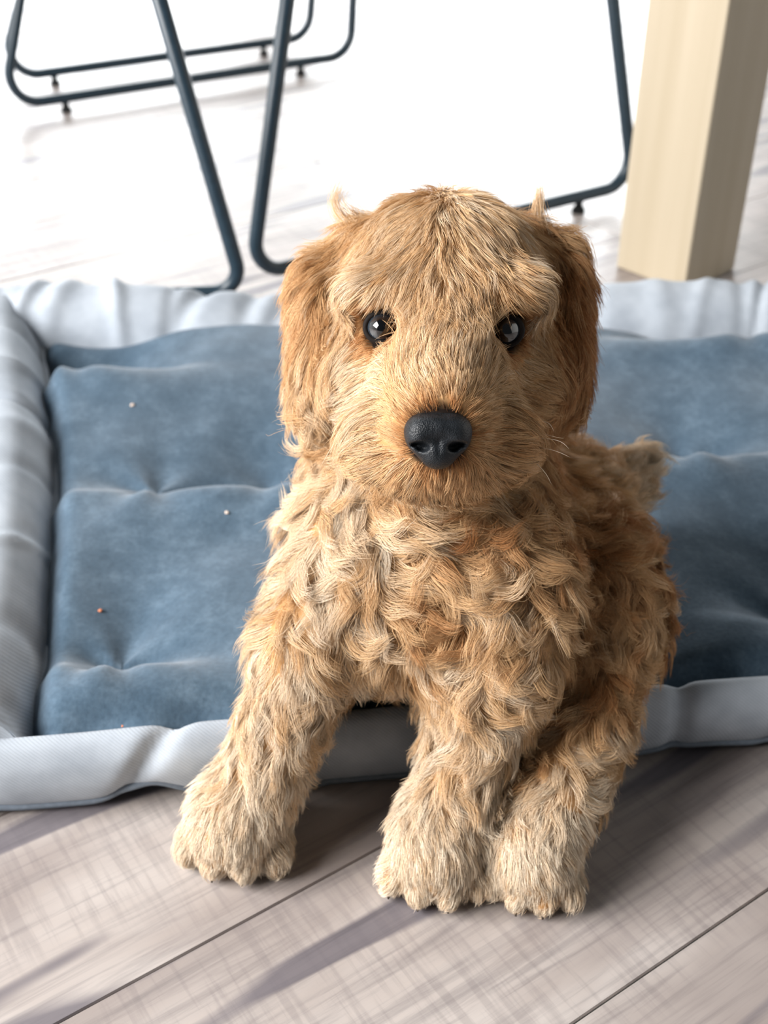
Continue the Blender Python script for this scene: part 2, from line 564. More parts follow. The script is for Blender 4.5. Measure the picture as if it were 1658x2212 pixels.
def bed_z(xy, u, v):
    x, y = xy[..., 0], xy[..., 1]
    z = 0.047 + 0.004 * vnoise(x, y, 3, 30) + 0.0018 * vnoise(x, y, 5, 85)
    for tx, ty, w, dp in TUFTS:
        dx = x - tx; dy = y - ty
        back = np.exp(-(dx / w) ** 2 - (np.maximum(dy, 0) / 0.075) ** 2 - (np.minimum(dy, 0) / 0.011) ** 2)
        z = z - dp * back + 0.25 * dp * np.exp(-(dx / (w * 1.3)) ** 2 - ((dy + 0.03) / 0.024) ** 2)
        # soft folds pulled towards the tuft
        ang = np.arctan2(dy, dx); rad = np.hypot(dx, dy)
        z = z - 0.0022 * np.exp(-(rad / 0.06) ** 2) * np.cos(ang * 5 + tx * 50)
    W_ = np.hypot(*(FR - FL)); D_ = 0.45
    for e in (u * W_, (1 - u) * W_):
        z = z - 0.02 * np.exp(-(e / 0.009) ** 2)
    z = z - 0.010 * np.exp(-(((1 - v) * D_) / 0.008) ** 2)
    z = z - (0.013 + 0.003 * np.sin(x * 120)) * np.exp(-((v * D_) / 0.011) ** 2)
    # the seated puppy presses the padding down
    z = z - 0.024 * np.exp(-(((x - 0.075) / 0.075) ** 4 + ((y - 0.52) / 0.075) ** 4))
    return z

def make_bed():
    base = np.array([0.1, 0.65, 0])
    root = empty('pet_bed', base)
    tag(root, 'tufted blue-grey felt pet bed with pale grey fabric border under the puppy', 'pet bed')
    NU, NV = 230, 170
    uu, vv = np.meshgrid(np.linspace(0, 1, NU), np.linspace(0, 1, NV), indexing='ij')
    xy = bed_xy(uu, vv); z = bed_z(xy, uu, vv)
    V = np.concatenate([xy, z[..., None]], -1).reshape(-1, 3)
    idx = np.arange(NU * NV).reshape(NU, NV)
    Fc = np.stack([idx[:-1, :-1], idx[1:, :-1], idx[1:, 1:], idx[:-1, 1:]], -1).reshape(-1, 4)
    # closed underside
    ring = np.concatenate([idx[:, 0], idx[-1, 1:], idx[-2::-1, -1], idx[0, -2:0:-1]])
    VB = V[ring].copy(); VB[:, 2] = 0.004
    n0 = len(V); nr = len(ring)
    F2 = [(int(ring[(i + 1) % nr]), int(ring[i]), n0 + i, n0 + (i + 1) % nr) for i in range(nr)]
    F2.append(tuple(n0 + i for i in range(nr - 1, -1, -1)))
    pad = mesh_obj('pad', np.concatenate([V, VB]), [tuple(map(int, f)) for f in Fc] + F2, M_FELT, root, base=base)
    pad['label'] = 'tufted blue-grey felt top panel'

    def strip(name, seam, out, prof, seed, amp, pitch, hvar=None, zvar=None):
        """border fabric: seam = (N,3) line, out = (N,2) outward direction, prof = (out, z) from the seam round to the floor"""
        N = len(seam)
        s = np.concatenate([[0], np.cumsum(np.linalg.norm(np.diff(seam, axis=0), axis=1))])
        prof = np.asarray(prof); T = 26
        tt = np.linspace(0, len(prof) - 1, T)
        po = np.interp(tt, range(len(prof)), prof[:, 0]); pz = np.interp(tt, range(len(prof)), prof[:, 1])
        for _ in range(2):
            po[1:-1] = (po[:-2] + 2 * po[1:-1] + po[2:]) / 4; pz[1:-1] = (pz[:-2] + 2 * pz[1:-1] + pz[2:]) / 4
        r = np.random.default_rng(seed)
        t = np.linspace(0, 1, T)
        env = np.sin(np.pi * np.clip(t * 0.95 + 0.03, 0, 1)) ** 0.6
        D = np.zeros((N, T))
        x = r.uniform(0, pitch)
        while x < s[-1]:
            w = r.uniform(0.0035, 0.011); sk = r.uniform(-0.05, 0.05); am = r.uniform(0.4, 1.2) * amp * r.choice([-1, -1, 1])
            D += am * np.exp(-((s[:, None] - x - sk * (t[None] - 0.5)) / w) ** 2) * env[None]
            x += pitch * r.uniform(0.5, 1.5)
        D += 0.12 * amp * np.sin(s[:, None] * 47 + 3 * t[None]) * env
        dn_o = np.gradient(pz); dn_z = -np.gradient(po)
        ln = np.hypot(dn_o, dn_z) + 1e-9
        dn_o, dn_z = -dn_o / ln, -dn_z / ln
        hv = np.ones(N) if hvar is None else hvar
        O = po[None] + D * dn_o[None]
        Z = (pz[None] * hv[:, None]) + D * dn_z[None]
        lift = np.zeros(N) if zvar is None else zvar
        Z = np.maximum(Z, 0.0015) + lift[:, None] * (t[None] ** 2)
        X = seam[:, None, :2] + out[:, None, :] * O[..., None]
        V = np.concatenate([X, Z[..., None]], -1)
        V[:, 0, 2] = seam[:, 2]
        # give the cloth its thickness on the inside
        inner = V.copy(); inner[..., :2] -= out[:, None, :] * 0.002; inner[..., 2] -= 0.002 * (dn_z[None] > 0.3); inner[..., 2] = np.maximum(inner[..., 2], 0.001)
        allv = np.concatenate([V.reshape(-1, 3), inner.reshape(-1, 3)])
        ix = np.arange(N * T).reshape(N, T)
        q = np.stack([ix[:-1, :-1], ix[:-1, 1:], ix[1:, 1:], ix[1:, :-1]], -1).reshape(-1, 4)
        q2 = q[:, ::-1] + N * T
        rim = []
        for line in (ix[:, 0], ix[:, -1], ix[0], ix[-1]):
            for a, b in zip(line[:-1], line[1:]):
                rim.append((int(a), int(b), int(b) + N * T, int(a) + N * T))
        caps = []                                            # sewn-up ends
        for e in (0, N - 1):
            n1 = len(allv); floorline = V[e].copy(); floorline[:, 2] = 0.0012
            allv = np.concatenate([allv, floorline])
            for j in range(T - 1):
                caps.append((int(ix[e, j]), int(ix[e, j + 1]), n1 + j + 1, n1 + j))
        o = mesh_obj(name, allv, [tuple(map(int, f)) for f in np.concatenate([q, q2])] + rim + caps, M_TWILL, root, base=base)
        o['label'] = 'pale grey gathered fabric border'
        return V

    def pipe(V, row, parent_base, r=0.0024):
        line = V[:, row].copy(); line[:, 2] = np.maximum(line[:, 2], r + 0.0008)
        A, B = tube(line, r, 8)
        mesh_obj('piping', A, B, M_PIPE, root, base=base)

    # front
    N = 220
    f = np.linspace(-0.115, 1.0, N)
    p = FL + (FR - FL) * f[:, None]
    d = (FR - FL) / np.linalg.norm(FR - FL)
    seam = np.column_stack([p, np.full(N, 0.028)])
    out = np.repeat(np.array([[d[1], -d[0]]]), N, 0)
    lx = p[:, 0]
    lift = 0.011 * np.exp(-((lx + 0.118) / 0.016) ** 2) + 0.004 * np.exp(-((lx - 0.16) / 0.03) ** 2)
    Vf = strip('border', seam, out, [(-0.005, 0.028), (0.003, 0.0455), (0.011, 0.0435), (0.017, 0.034), (0.0185, 0.022), (0.016, 0.010), (0.012, 0.004)], 21, 0.0040, 0.06, zvar=lift)
    pipe(Vf, -2, base)
    # left
    N = 170
    v = np.linspace(-0.0, 1.06, N)
    p = bed_xy(np.zeros(N), np.clip(v, 0, 1)); p = p + np.outer(np.maximum(v - 1, 0), (RL - FL))
    seam = np.column_stack([p, np.full(N, 0.026)])
    d = np.gradient(p, axis=0); d /= np.linalg.norm(d, axis=1)[:, None]
    out = np.column_stack([-d[:, 1], d[:, 0]])
    Vl = strip('border', seam, out, [(-0.004, 0.018), (0.006, 0.046), (0.018, 0.058), (0.036, 0.06), (0.054, 0.05), (0.064, 0.028), (0.062, 0.006)], 33, 0.0055, 0.06)
    pipe(Vl, -2, base)
    # rear
    N = 230
    f = np.linspace(-0.075, 1.0, N)
    p = RL + (RR - RL) * f[:, None]
    p[:, 1] -= 0.004 * np.sin(np.pi * np.clip(f, 0, 1))
    d = (RR - RL) / np.linalg.norm(RR - RL)
    seam = np.column_stack([p, np.full(N, 0.022)])
    out = np.repeat(np.array([[-d[1], d[0]]]), N, 0)
    hv = 1.0 - 0.2 * np.exp(-((p[:, 0] + 0.03) / 0.10) ** 2) + 0.06 * np.exp(-((p[:, 0] - 0.28) / 0.06) ** 2)
    Vr = strip('border', seam, out, [(-0.008, 0.022), (0.004, 0.048), (0.022, 0.058), (0.036, 0.060), (0.05, 0.052), (0.056, 0.028), (0.053, 0.006)], 47, 0.006, 0.035, hvar=hv)
    pipe(Vr, -2, base)
    # right (beyond the frame)
    N = 120
    v = np.linspace(0, 1, N)
    p = bed_xy(np.ones(N), v)
    seam = np.column_stack([p, np.full(N, 0.026)])
    out = np.repeat(np.array([[1.0, 0.0]]), N, 0)
    Vq = strip('border', seam, out, [(0, 0.026), (0.006, 0.046), (0.018, 0.056), (0.036, 0.058), (0.054, 0.05), (0.064, 0.028), (0.062, 0.006)], 35, 0.004, 0.05)
    pipe(Vq, -2, base)
make_bed()
chair_near()

# ------------------------------------------------------------------ crumbs
def crumb(px, py, z, r, m, label):
    q = G(px, py, z)
    bm = bmesh.new(); bmesh.ops.create_icosphere(bm, subdivisions=2, radius=r)
    for v in bm.verts:
        v.co *= random.uniform(0.75, 1.2); v.co.z *= 0.6
    o = bm_obj('crumb', bm, m)
    o.location = (q[0], q[1], z + r * 0.3)
    tag(o, label, 'crumb', 'crumbs on the pet bed')
    return o
def bed_top(px, py):
    z = 0.045
    for _ in range(6):
        q = G(px, py, z)
        # invert the patch numerically
        best = None
        for _k in range(1):
            uu, vv = np.meshgrid(np.linspace(0, 1, 140), np.linspace(0, 1, 140), indexing='ij')
            XY = bed_xy(uu, vv); k = np.argmin((XY[..., 0] - q[0]) ** 2 + (XY[..., 1] - q[1]) ** 2)
            z = float(bed_z(XY, uu, vv).ravel()[k])
    return z
for px, py, r, m, lb in ((286, 876, 0.0017, M_CRUMB_W, 'pale crumb on the felt, highest of the specks near the bed\'s side seam'),
                         (490, 1108, 0.0013, M_CRUMB_W, 'tiny pinkish crumb on the felt beside the puppy\'s chest'),
                         (217, 1320, 0.0012, M_CRUMB_O, 'tiny orange crumb alone on the lower felt'),
                         (266, 1568, 0.0011, M_CRUMB_O, 'tiny orange crumb lying at the front border seam')):
    crumb(px, py, bed_top(px, py), r, m, lb)

# ------------------------------------------------------------------ PUPPY
# the body is one implicit surface: rounded volumes blended into one skin
PR = []   # (kind, data, blend, region)
def ell(c, r, R=None, k=0.014, reg='body'):
    PR.append(('e', np.asarray(c, float), np.asarray(r, float), np.eye(3) if R is None else R, k, reg))
def cone(a, b, ra, rb, k=0.012, reg='body'):
    PR.append(('c', np.asarray(a, float), np.asarray(b, float), (ra, rb), k, reg))
CAMR = np.stack([RT, UP, -FW])          # rows: camera right, up, towards camera
def rotz2(deg):                          # camera-frame axes turned in the picture plane
    a = math.radians(deg); c, s = math.cos(a), math.sin(a)
    return np.array([[c, s, 0], [-s, c, 0], [0, 0, 1]]) @ CAMR

# trunk
ell(P(915, 1190, 0.585), (0.057, 0.062, 0.052), CAMR, 0.02, 'body')             # chest
cone(P(930, 1180, 0.60), P(1130, 1180, 0.655), 0.053, 0.050, 0.02, 'body')      # back
ell(P(1150, 1165, 0.66), (0.052, 0.050, 0.05), CAMR, 0.02, 'body')              # rump
cone(P(950, 800, 0.58), P(930, 1100, 0.585), 0.040, 0.052, 0.02, 'body')        # neck
ell(P(900, 1312, 0.573), (0.050, 0.031, 0.036), CAMR, 0.02, 'body')             # breast between the shoulders
# head
ell(P(957, 680, 0.545), (0.0445, 0.047, 0.046), CAMR, 0.014, 'head')
ell(P(957, 580, 0.552), (0.036, 0.031, 0.042), CAMR, 0.014, 'head')
cone(P(950, 820, 0.525), P(946, 930, 0.490), 0.034, 0.0235, 0.014, 'head')      # muzzle
cone(P(952, 740, 0.515), P(947, 880, 0.482), 0.021, 0.0175, 0.012, 'head')      # bridge
ell(P(858, 945, 0.503), (0.0230, 0.0180, 0.019), CAMR, 0.010, 'head')           # flews
ell(P(1036, 950, 0.503), (0.0230, 0.0180, 0.019), CAMR, 0.010, 'head')
ell(P(947, 1010, 0.505), (0.018, 0.011, 0.016), CAMR, 0.010, 'head')            # chin
ell(P(800, 820, 0.545), (0.022, 0.024, 0.026), CAMR, 0.012, 'head')             # cheeks
ell(P(1110, 830, 0.548), (0.022, 0.024, 0.026), CAMR, 0.012, 'head')
ell(P(822, 645, 0.5145), (0.018, 0.0098, 0.0125), rotz2(-12), 0.010, 'head')      # brows
ell(P(1092, 650, 0.512), (0.018, 0.0100, 0.0130), rotz2(12), 0.010, 'head')
# ears
cone(P(770, 530, 0.560), P(702, 650, 0.563), 0.0105, 0.0115, 0.010, 'ear_r')
ell(P(684, 745, 0.565), (0.0105, 0.042, 0.022), rotz2(4), 0.008, 'ear_r')
ell(P(690, 840, 0.565), (0.0095, 0.026, 0.018), rotz2(-3), 0.008, 'ear_r')
cone(P(1148, 528, 0.560), P(1206, 645, 0.563), 0.0105, 0.0115, 0.010, 'ear_l')
ell(P(1217, 720, 0.566), (0.0098, 0.042, 0.022), rotz2(-3), 0.008, 'ear_l')
ell(P(1206, 800, 0.566), (0.0085, 0.026, 0.018), rotz2(4), 0.008, 'ear_l')
# forelegs
cone(P(758, 1240, 0.567), P(668, 1400, 0.560), 0.0245, 0.0210, 0.016, 'leg_a')
cone(P(665, 1400, 0.560), P(598, 1590, 0.566), 0.0210, 0.0152, 0.012, 'leg_a')
cone(P(598, 1590, 0.566), P(562, 1690, 0.573), 0.0152, 0.0165, 0.012, 'leg_a')
cone(P(1075, 1280, 0.566), P(1065, 1420, 0.562), 0.033, 0.028, 0.016, 'leg_b')
cone(P(1065, 1420, 0.562), P(1020, 1590, 0.566), 0.0245, 0.0168, 0.012, 'leg_b')
cone(P(1020, 1590, 0.566), P(978, 1720, 0.568), 0.0168, 0.0175, 0.012, 'leg_b')
# hind leg stretched forward beside the left forepaw
ell(P(1290, 1300, 0.615), (0.029, 0.046, 0.040), rotz2(0), 0.016, 'leg_c')
cone(P(1295, 1370, 0.605), P(1262, 1560, 0.592), 0.027, 0.019, 0.014, 'leg_c')
cone(P(1262, 1560, 0.592), P(1195, 1740, 0.570), 0.019, 0.0165, 0.012, 'leg_c')
# the other hind leg, tucked behind the right forepaw
ell(P(765, 1320, 0.635), (0.028, 0.042, 0.040), CAMR, 0.016, 'leg_d')
cone(P(712, 1390, 0.630), P(630, 1500, 0.618), 0.020, 0.014, 0.012, 'leg_d')
ell(G(622, 1545, 0.058), (0.018, 0.024, 0.013), None, 0.010, 'leg_d')
# tail
cone(P(1265, 1110, 0.665), P(1345, 1030, 0.675), 0.014, 0.0105, 0.010, 'tail')
cone(P(1345, 1030, 0.675), P(1390, 990, 0.678), 0.0105, 0.005, 0.008, 'tail')

CLAWS = []
def paw(px, py, zc, r, toes, spread, az, reg, top):
    """paw on the floor: palm, four toes fanned around the heading az (degrees, 270 = towards the camera)"""
    c = G(px, py, zc)
    h = np.array([math.cos(math.radians(az)), math.sin(math.radians(az)), 0]); s = np.array([-h[1], h[0], 0])
    R = np.stack([h, s, [0, 0, 1]])
    ell(c, (r * 1.05, r * 0.98, zc * 0.93), R, 0.010, reg)
    cone(top, c + np.array([0, 0, 0.004]) - h * 0.004, 0.0170, r * 0.8, 0.012, reg)
    for k, a in enumerate((-1.5, -0.5, 0.5, 1.5)):
        fwd = r * (0.50 if abs(a) < 1 else 0.24)
        q = c + h * fwd + s * a * spread
        tr = toes
        q[2] = tr * 1.02
        d = h + s * a * 0.16; d /= np.linalg.norm(d)
        ell(q, (tr * 1.3, tr * 0.80, tr), np.stack([d, np.cross([0, 0, 1], d), [0, 0, 1]]), 0.0022, reg)
        CLAWS.append((q + d * tr * 0.72 - np.array([0, 0, tr * 0.5]), d))
paw(510, 1772, 0.0205, 0.0235, 0.0098, 0.0128, 262, 'leg_a', P(562, 1690, 0.573))
paw(940, 1832, 0.0205, 0.0215, 0.0095, 0.0122, 266, 'leg_b', P(978, 1720, 0.568))
paw(1152, 1850, 0.0200, 0.0195, 0.0088, 0.0105, 262, 'leg_c', P(1195, 1740, 0.570))

REGS = sorted({p[-1] for p in PR})
LO = np.array([-0.150, 0.300, -0.014]); HI = np.array([0.215, 0.690, 0.330])
H = 0.0024
DIM = np.ceil((HI - LO) / H).astype(int) + 1
AX = [LO[i] + H * np.arange(DIM[i]) for i in range(3)]
MARG = 0.045

def prim_dist(p, X, Y, Z):
    if p[0] == 'e':
        _, c, r, R, k, reg = p
        x, y, z = X - c[0], Y - c[1], Z - c[2]
        a = [R[i, 0] * x + R[i, 1] * y + R[i, 2] * z for i in range(3)]
        k0 = np.sqrt((a[0] / r[0]) ** 2 + (a[1] / r[1]) ** 2 + (a[2] / r[2]) ** 2)
        k1 = np.sqrt((a[0] / r[0] ** 2) ** 2 + (a[1] / r[1] ** 2) ** 2 + (a[2] / r[2] ** 2) ** 2)
        return k0 * (k0 - 1) / np.maximum(k1, 1e-6)
    _, a, b, (ra, rb), k, reg = p
    d = b - a; L2 = d @ d
    t = np.clip(((X - a[0]) * d[0] + (Y - a[1]) * d[1] + (Z - a[2]) * d[2]) / L2, 0, 1)
    return np.sqrt((X - a[0] - t * d[0]) ** 2 + (Y - a[1] - t * d[1]) ** 2 + (Z - a[2] - t * d[2]) ** 2) - (ra + (rb - ra) * t)

def build_sdf():
    D = np.full(DIM, 0.06, dtype=np.float32)
    for p in PR:
        if p[0] == 'e':
            lo = p[1] - p[2].max() - MARG; hi = p[1] + p[2].max() + MARG
        else:
            m = max(p[3]) + MARG
            lo = np.minimum(p[1], p[2]) - m; hi = np.maximum(p[1], p[2]) + m
        i0 = np.clip(((lo - LO) / H).astype(int), 0, DIM - 1); i1 = np.clip(((hi - LO) / H).astype(int) + 2, 1, DIM)
        sl = tuple(slice(a, b) for a, b in zip(i0, i1))
        X, Y, Z = np.ix_(AX[0][sl[0]], AX[1][sl[1]], AX[2][sl[2]])
        d = prim_dist(p, X, Y, Z).astype(np.float32)
        e = D[sl]; k = p[4]
        h = np.maximum(k - np.abs(d - e), 0) / k
        D[sl] = np.minimum(d, e) - h * h * k * 0.25
    return D
SDF = build_sdf()

def tri(field, p):
    q = (p - LO) / H
    q = np.clip(q, 0, np.array(DIM) - 1.001)
    i = q.astype(int); f = q - i
    out = 0
    for a in (0, 1):
        for b in (0, 1):
            for c in (0, 1):
                w = (f[:, 0] if a else 1 - f[:, 0]) * (f[:, 1] if b else 1 - f[:, 1]) * (f[:, 2] if c else 1 - f[:, 2])
                v = field[i[:, 0] + a, i[:, 1] + b, i[:, 2] + c]
                out = out + (w[:, None] * v if v.ndim == 2 else w * v)
    return out

def march_ray(px, py):
    q = ray(px, py); q = q / np.linalg.norm(q)
    t = 0.36
    for _ in range(400):
        p = CAM + q * t
        d = float(tri(SDF, p[None])[0])
        if d < 0.0003: return p
        t += max(d * 0.6, 0.0004)
        if t > 0.85: return None
    return p

# eye sockets
EYES = []
for px, py in ((827, 708), (1090, 714)):
    hit = march_ray(px, py)
    q = ray(px, py); q /= np.linalg.norm(q)
    EYES.append(hit + q * 0.0058)
GX, GY, GZ = np.ix_(*AX)
for e in EYES:
    d = np.sqrt((GX - e[0]) ** 2 + (GY - e[1]) ** 2 + (GZ - e[2]) ** 2).astype(np.float32) - 0.0086
    k = 0.006
    h = np.maximum(k - np.abs(-d - SDF), 0) / k
    SDF = np.maximum(SDF, -d) + h * h * k * 0.25
GRAD = np.stack(np.gradient(SDF, H), -1).astype(np.float32)

def surface_nets(D, lo, h):
    s = D < 0
    nx, ny, nz = D.shape
    corners = [(a, b, c) for a in (0, 1) for b in (0, 1) for c in (0, 1)]
    def sub(A, a, b, c): return A[a:nx - 1 + a, b:ny - 1 + b, c:nz - 1 + c]
    cnt = sum(sub(s, *c).astype(np.int8) for c in corners)
    act = (cnt > 0) & (cnt < 8)
    ids = np.full(act.shape, -1, dtype=np.int64)
    cells = np.argwhere(act); ids[act] = np.arange(len(cells))
    acc = np.zeros((len(cells), 3)); num = np.zeros(len(cells))
    for i, c0 in enumerate(corners):
        for c1 in corners[i + 1:]:
            df = [b - a for a, b in zip(c0, c1)]
            if sum(abs(x) for x in df) != 1: continue
            v0 = D[cells[:, 0] + c0[0], cells[:, 1] + c0[1], cells[:, 2] + c0[2]]
            v1 = D[cells[:, 0] + c1[0], cells[:, 1] + c1[1], cells[:, 2] + c1[2]]
            m = (v0 < 0) != (v1 < 0)
            t = np.where(m, v0 / np.where(m, v0 - v1, 1), 0)
            pt = np.array(c0)[None] + t[:, None] * np.array(df)[None]
            acc[m] += pt[m]; num[m] += 1
    V = lo + h * (cells + acc / num[:, None])
    Fs = []
    for ax in range(3):
        o1, o2 = (ax + 1) % 3, (ax + 2) % 3
        a = [slice(None)] * 3; b = [slice(None)] * 3
        a[ax] = slice(0, D.shape[ax] - 1); b[ax] = slice(1, D.shape[ax])
        sa, sb = s[tuple(a)], s[tuple(b)]
        for flip, m in ((False, sa & ~sb), (True, ~sa & sb)):
            e = np.argwhere(m)
            e = e[(e[:, o1] > 0) & (e[:, o2] > 0) & (e[:, o1] < D.shape[o1] - 1) & (e[:, o2] < D.shape[o2] - 1)]
            quad = []
            for d1, d2 in ((0, 0), (-1, 0), (-1, -1), (0, -1)):
                q = e.copy(); q[:, o1] += d1; q[:, o2] += d2
                quad.append(ids[q[:, 0], q[:, 1], q[:, 2]])
            quad = np.stack(quad, 1)
            if flip: quad = quad[:, ::-1]
            Fs.append(quad)
    return V, np.concatenate(Fs)

BV, BF = surface_nets(SDF, LO, H)
DOG = np.array([0.02, 0.42, 0.0])
dog = empty('puppy', DOG)
tag(dog, 'curly golden-apricot puppy sitting at the edge of the grey bed', 'dog')
body = mesh_obj('body', BV, BF.tolist(), M_SKIN, dog, base=DOG)

# ---- eyes
for e in EYES:
    look = (CAM + np.array([-0.02, 0, 0.02])) - e; look /= np.linalg.norm(look)
    bm = bmesh.new(); bmesh.ops.create_uvsphere(bm, u_segments=40, v_segments=24, radius=0.0076)
    lv = Vector(look)
    for v in bm.verts:                                   # corneal bulge
        c = max(0.0, v.co.normalized().dot(lv) - 0.72)
        v.co += lv * (c * 0.0036)
    o = bm_obj('eye', bm, mat_eye(tuple(look)), dog)
    o.location = Vector(e - DOG)
    # lids: a dark rim round the socket
    s1 = np.cross(look, [0, 0, 1]); s1 /= np.linalg.norm(s1); s2 = np.cross(s1, look)
    ring = [e + look * (0.0046 - 0.0012 * abs(math.cos(a))) + s1 * math.cos(a) * 0.0072 + s2 * math.sin(a) * 0.0062 for a in np.linspace(0, 2 * math.pi, 40)]
    V, Fc = tube(ring, 0.0013, 8, caps=False)
    mesh_obj('eyelid', V, Fc, M_LID, o, base=e)
    o['label'] = 'dark glossy eye'

# ---- nose
def make_nose():
    c = P(946, 948, 0.4655)
    n = 74; hs = 0.0185
    ax = np.linspace(-hs, hs, n)
    X, Y, Z = np.meshgrid(ax, ax, ax, indexing='ij')      # right, up, towards the camera
    def E(cx, cy, cz, rx, ry, rz):
        k0 = np.sqrt(((X - cx) / rx) ** 2 + ((Y - cy) / ry) ** 2 + ((Z - cz) / rz) ** 2)
        k1 = np.sqrt(((X - cx) / rx ** 2) ** 2 + ((Y - cy) / ry ** 2) ** 2 + ((Z - cz) / rz ** 2) ** 2)
        return k0 * (k0 - 1) / np.maximum(k1, 1e-6)
    def smin(a, b, k):
        h = np.maximum(k - np.abs(a - b), 0) / k
        return np.minimum(a, b) - h * h * k / 4
    d = E(0, 0.0040, -0.002, 0.0118, 0.0066, 0.0105)
    d = smin(d, E(-0.0072, 0.0015, -0.001, 0.0056, 0.0072, 0.0085), 0.004)
    d = smin(d, E(0.0072, 0.0015, -0.001, 0.0056, 0.0072, 0.0085), 0.004)
    d = smin(d, E(0, -0.0050, -0.0015, 0.0074, 0.0068, 0.0078), 0.004)
    for s in (-1, 1):
        for cx, cy, r1, r2 in ((0.0062, -0.0036, 0.0028, 0.0018), (0.0086, -0.0026, 0.0030, 0.0011)):
            hole = E(s * cx, cy, 0.0068, r1, r2, 0.0065)
            k = 0.0012
            h = np.maximum(k - np.abs(-hole - d), 0) / k
            d = np.maximum(d, -hole) + h * h * k / 4
    groove = np.sqrt(X ** 2 + (Z - 0.0068) ** 2) - 0.0007 + np.maximum(Y + 0.0015, 0)
    k = 0.0014; h = np.maximum(k - np.abs(-groove - d), 0) / k
    d = np.maximum(d, -groove) + h * h * k / 4
    V, Fq = surface_nets(d, np.array([-hs] * 3), ax[1] - ax[0])
    Wd = c + V[:, :1] * RT + V[:, 1:2] * UP + V[:, 2:3] * (-FW)
    o = mesh_obj('nose', Wd, Fq.tolist(), M_NOSE, dog, base=DOG)
    o['label'] = 'black leathery nose'
    return c
NOSE = make_nose()

# pigmented skin round the nose leather and the lids
dk = np.clip(1 - (np.linalg.norm(BV - NOSE, axis=1) - 0.0125) / 0.004, 0, 1)
for e in EYES:
    dk = np.maximum(dk, np.clip(1 - (np.linalg.norm(BV - e, axis=1) - 0.0098) / 0.003, 0, 1))
sa = body.data.attributes.new('dark_skin', 'FLOAT', 'POINT')
sa.data.foreach_set('value', dk.astype(np.float32))

# ---- claws
for q, d in CLAWS:
    pts = [q - d * 0.003, q + d * 0.001, q + d * 0.0035 - np.array([0, 0, 0.0008]), q + d * 0.005 - np.array([0, 0, 0.0022])]
    pts = [np.array([p[0], p[1], max(p[2], 0.0012)]) for p in pts]
    V, Fc = tube(pts, [0.0014, 0.0013, 0.0009, 0.0004], 8)
    mesh_obj('claw', V, Fc, M_CLAW, dog, base=DOG)

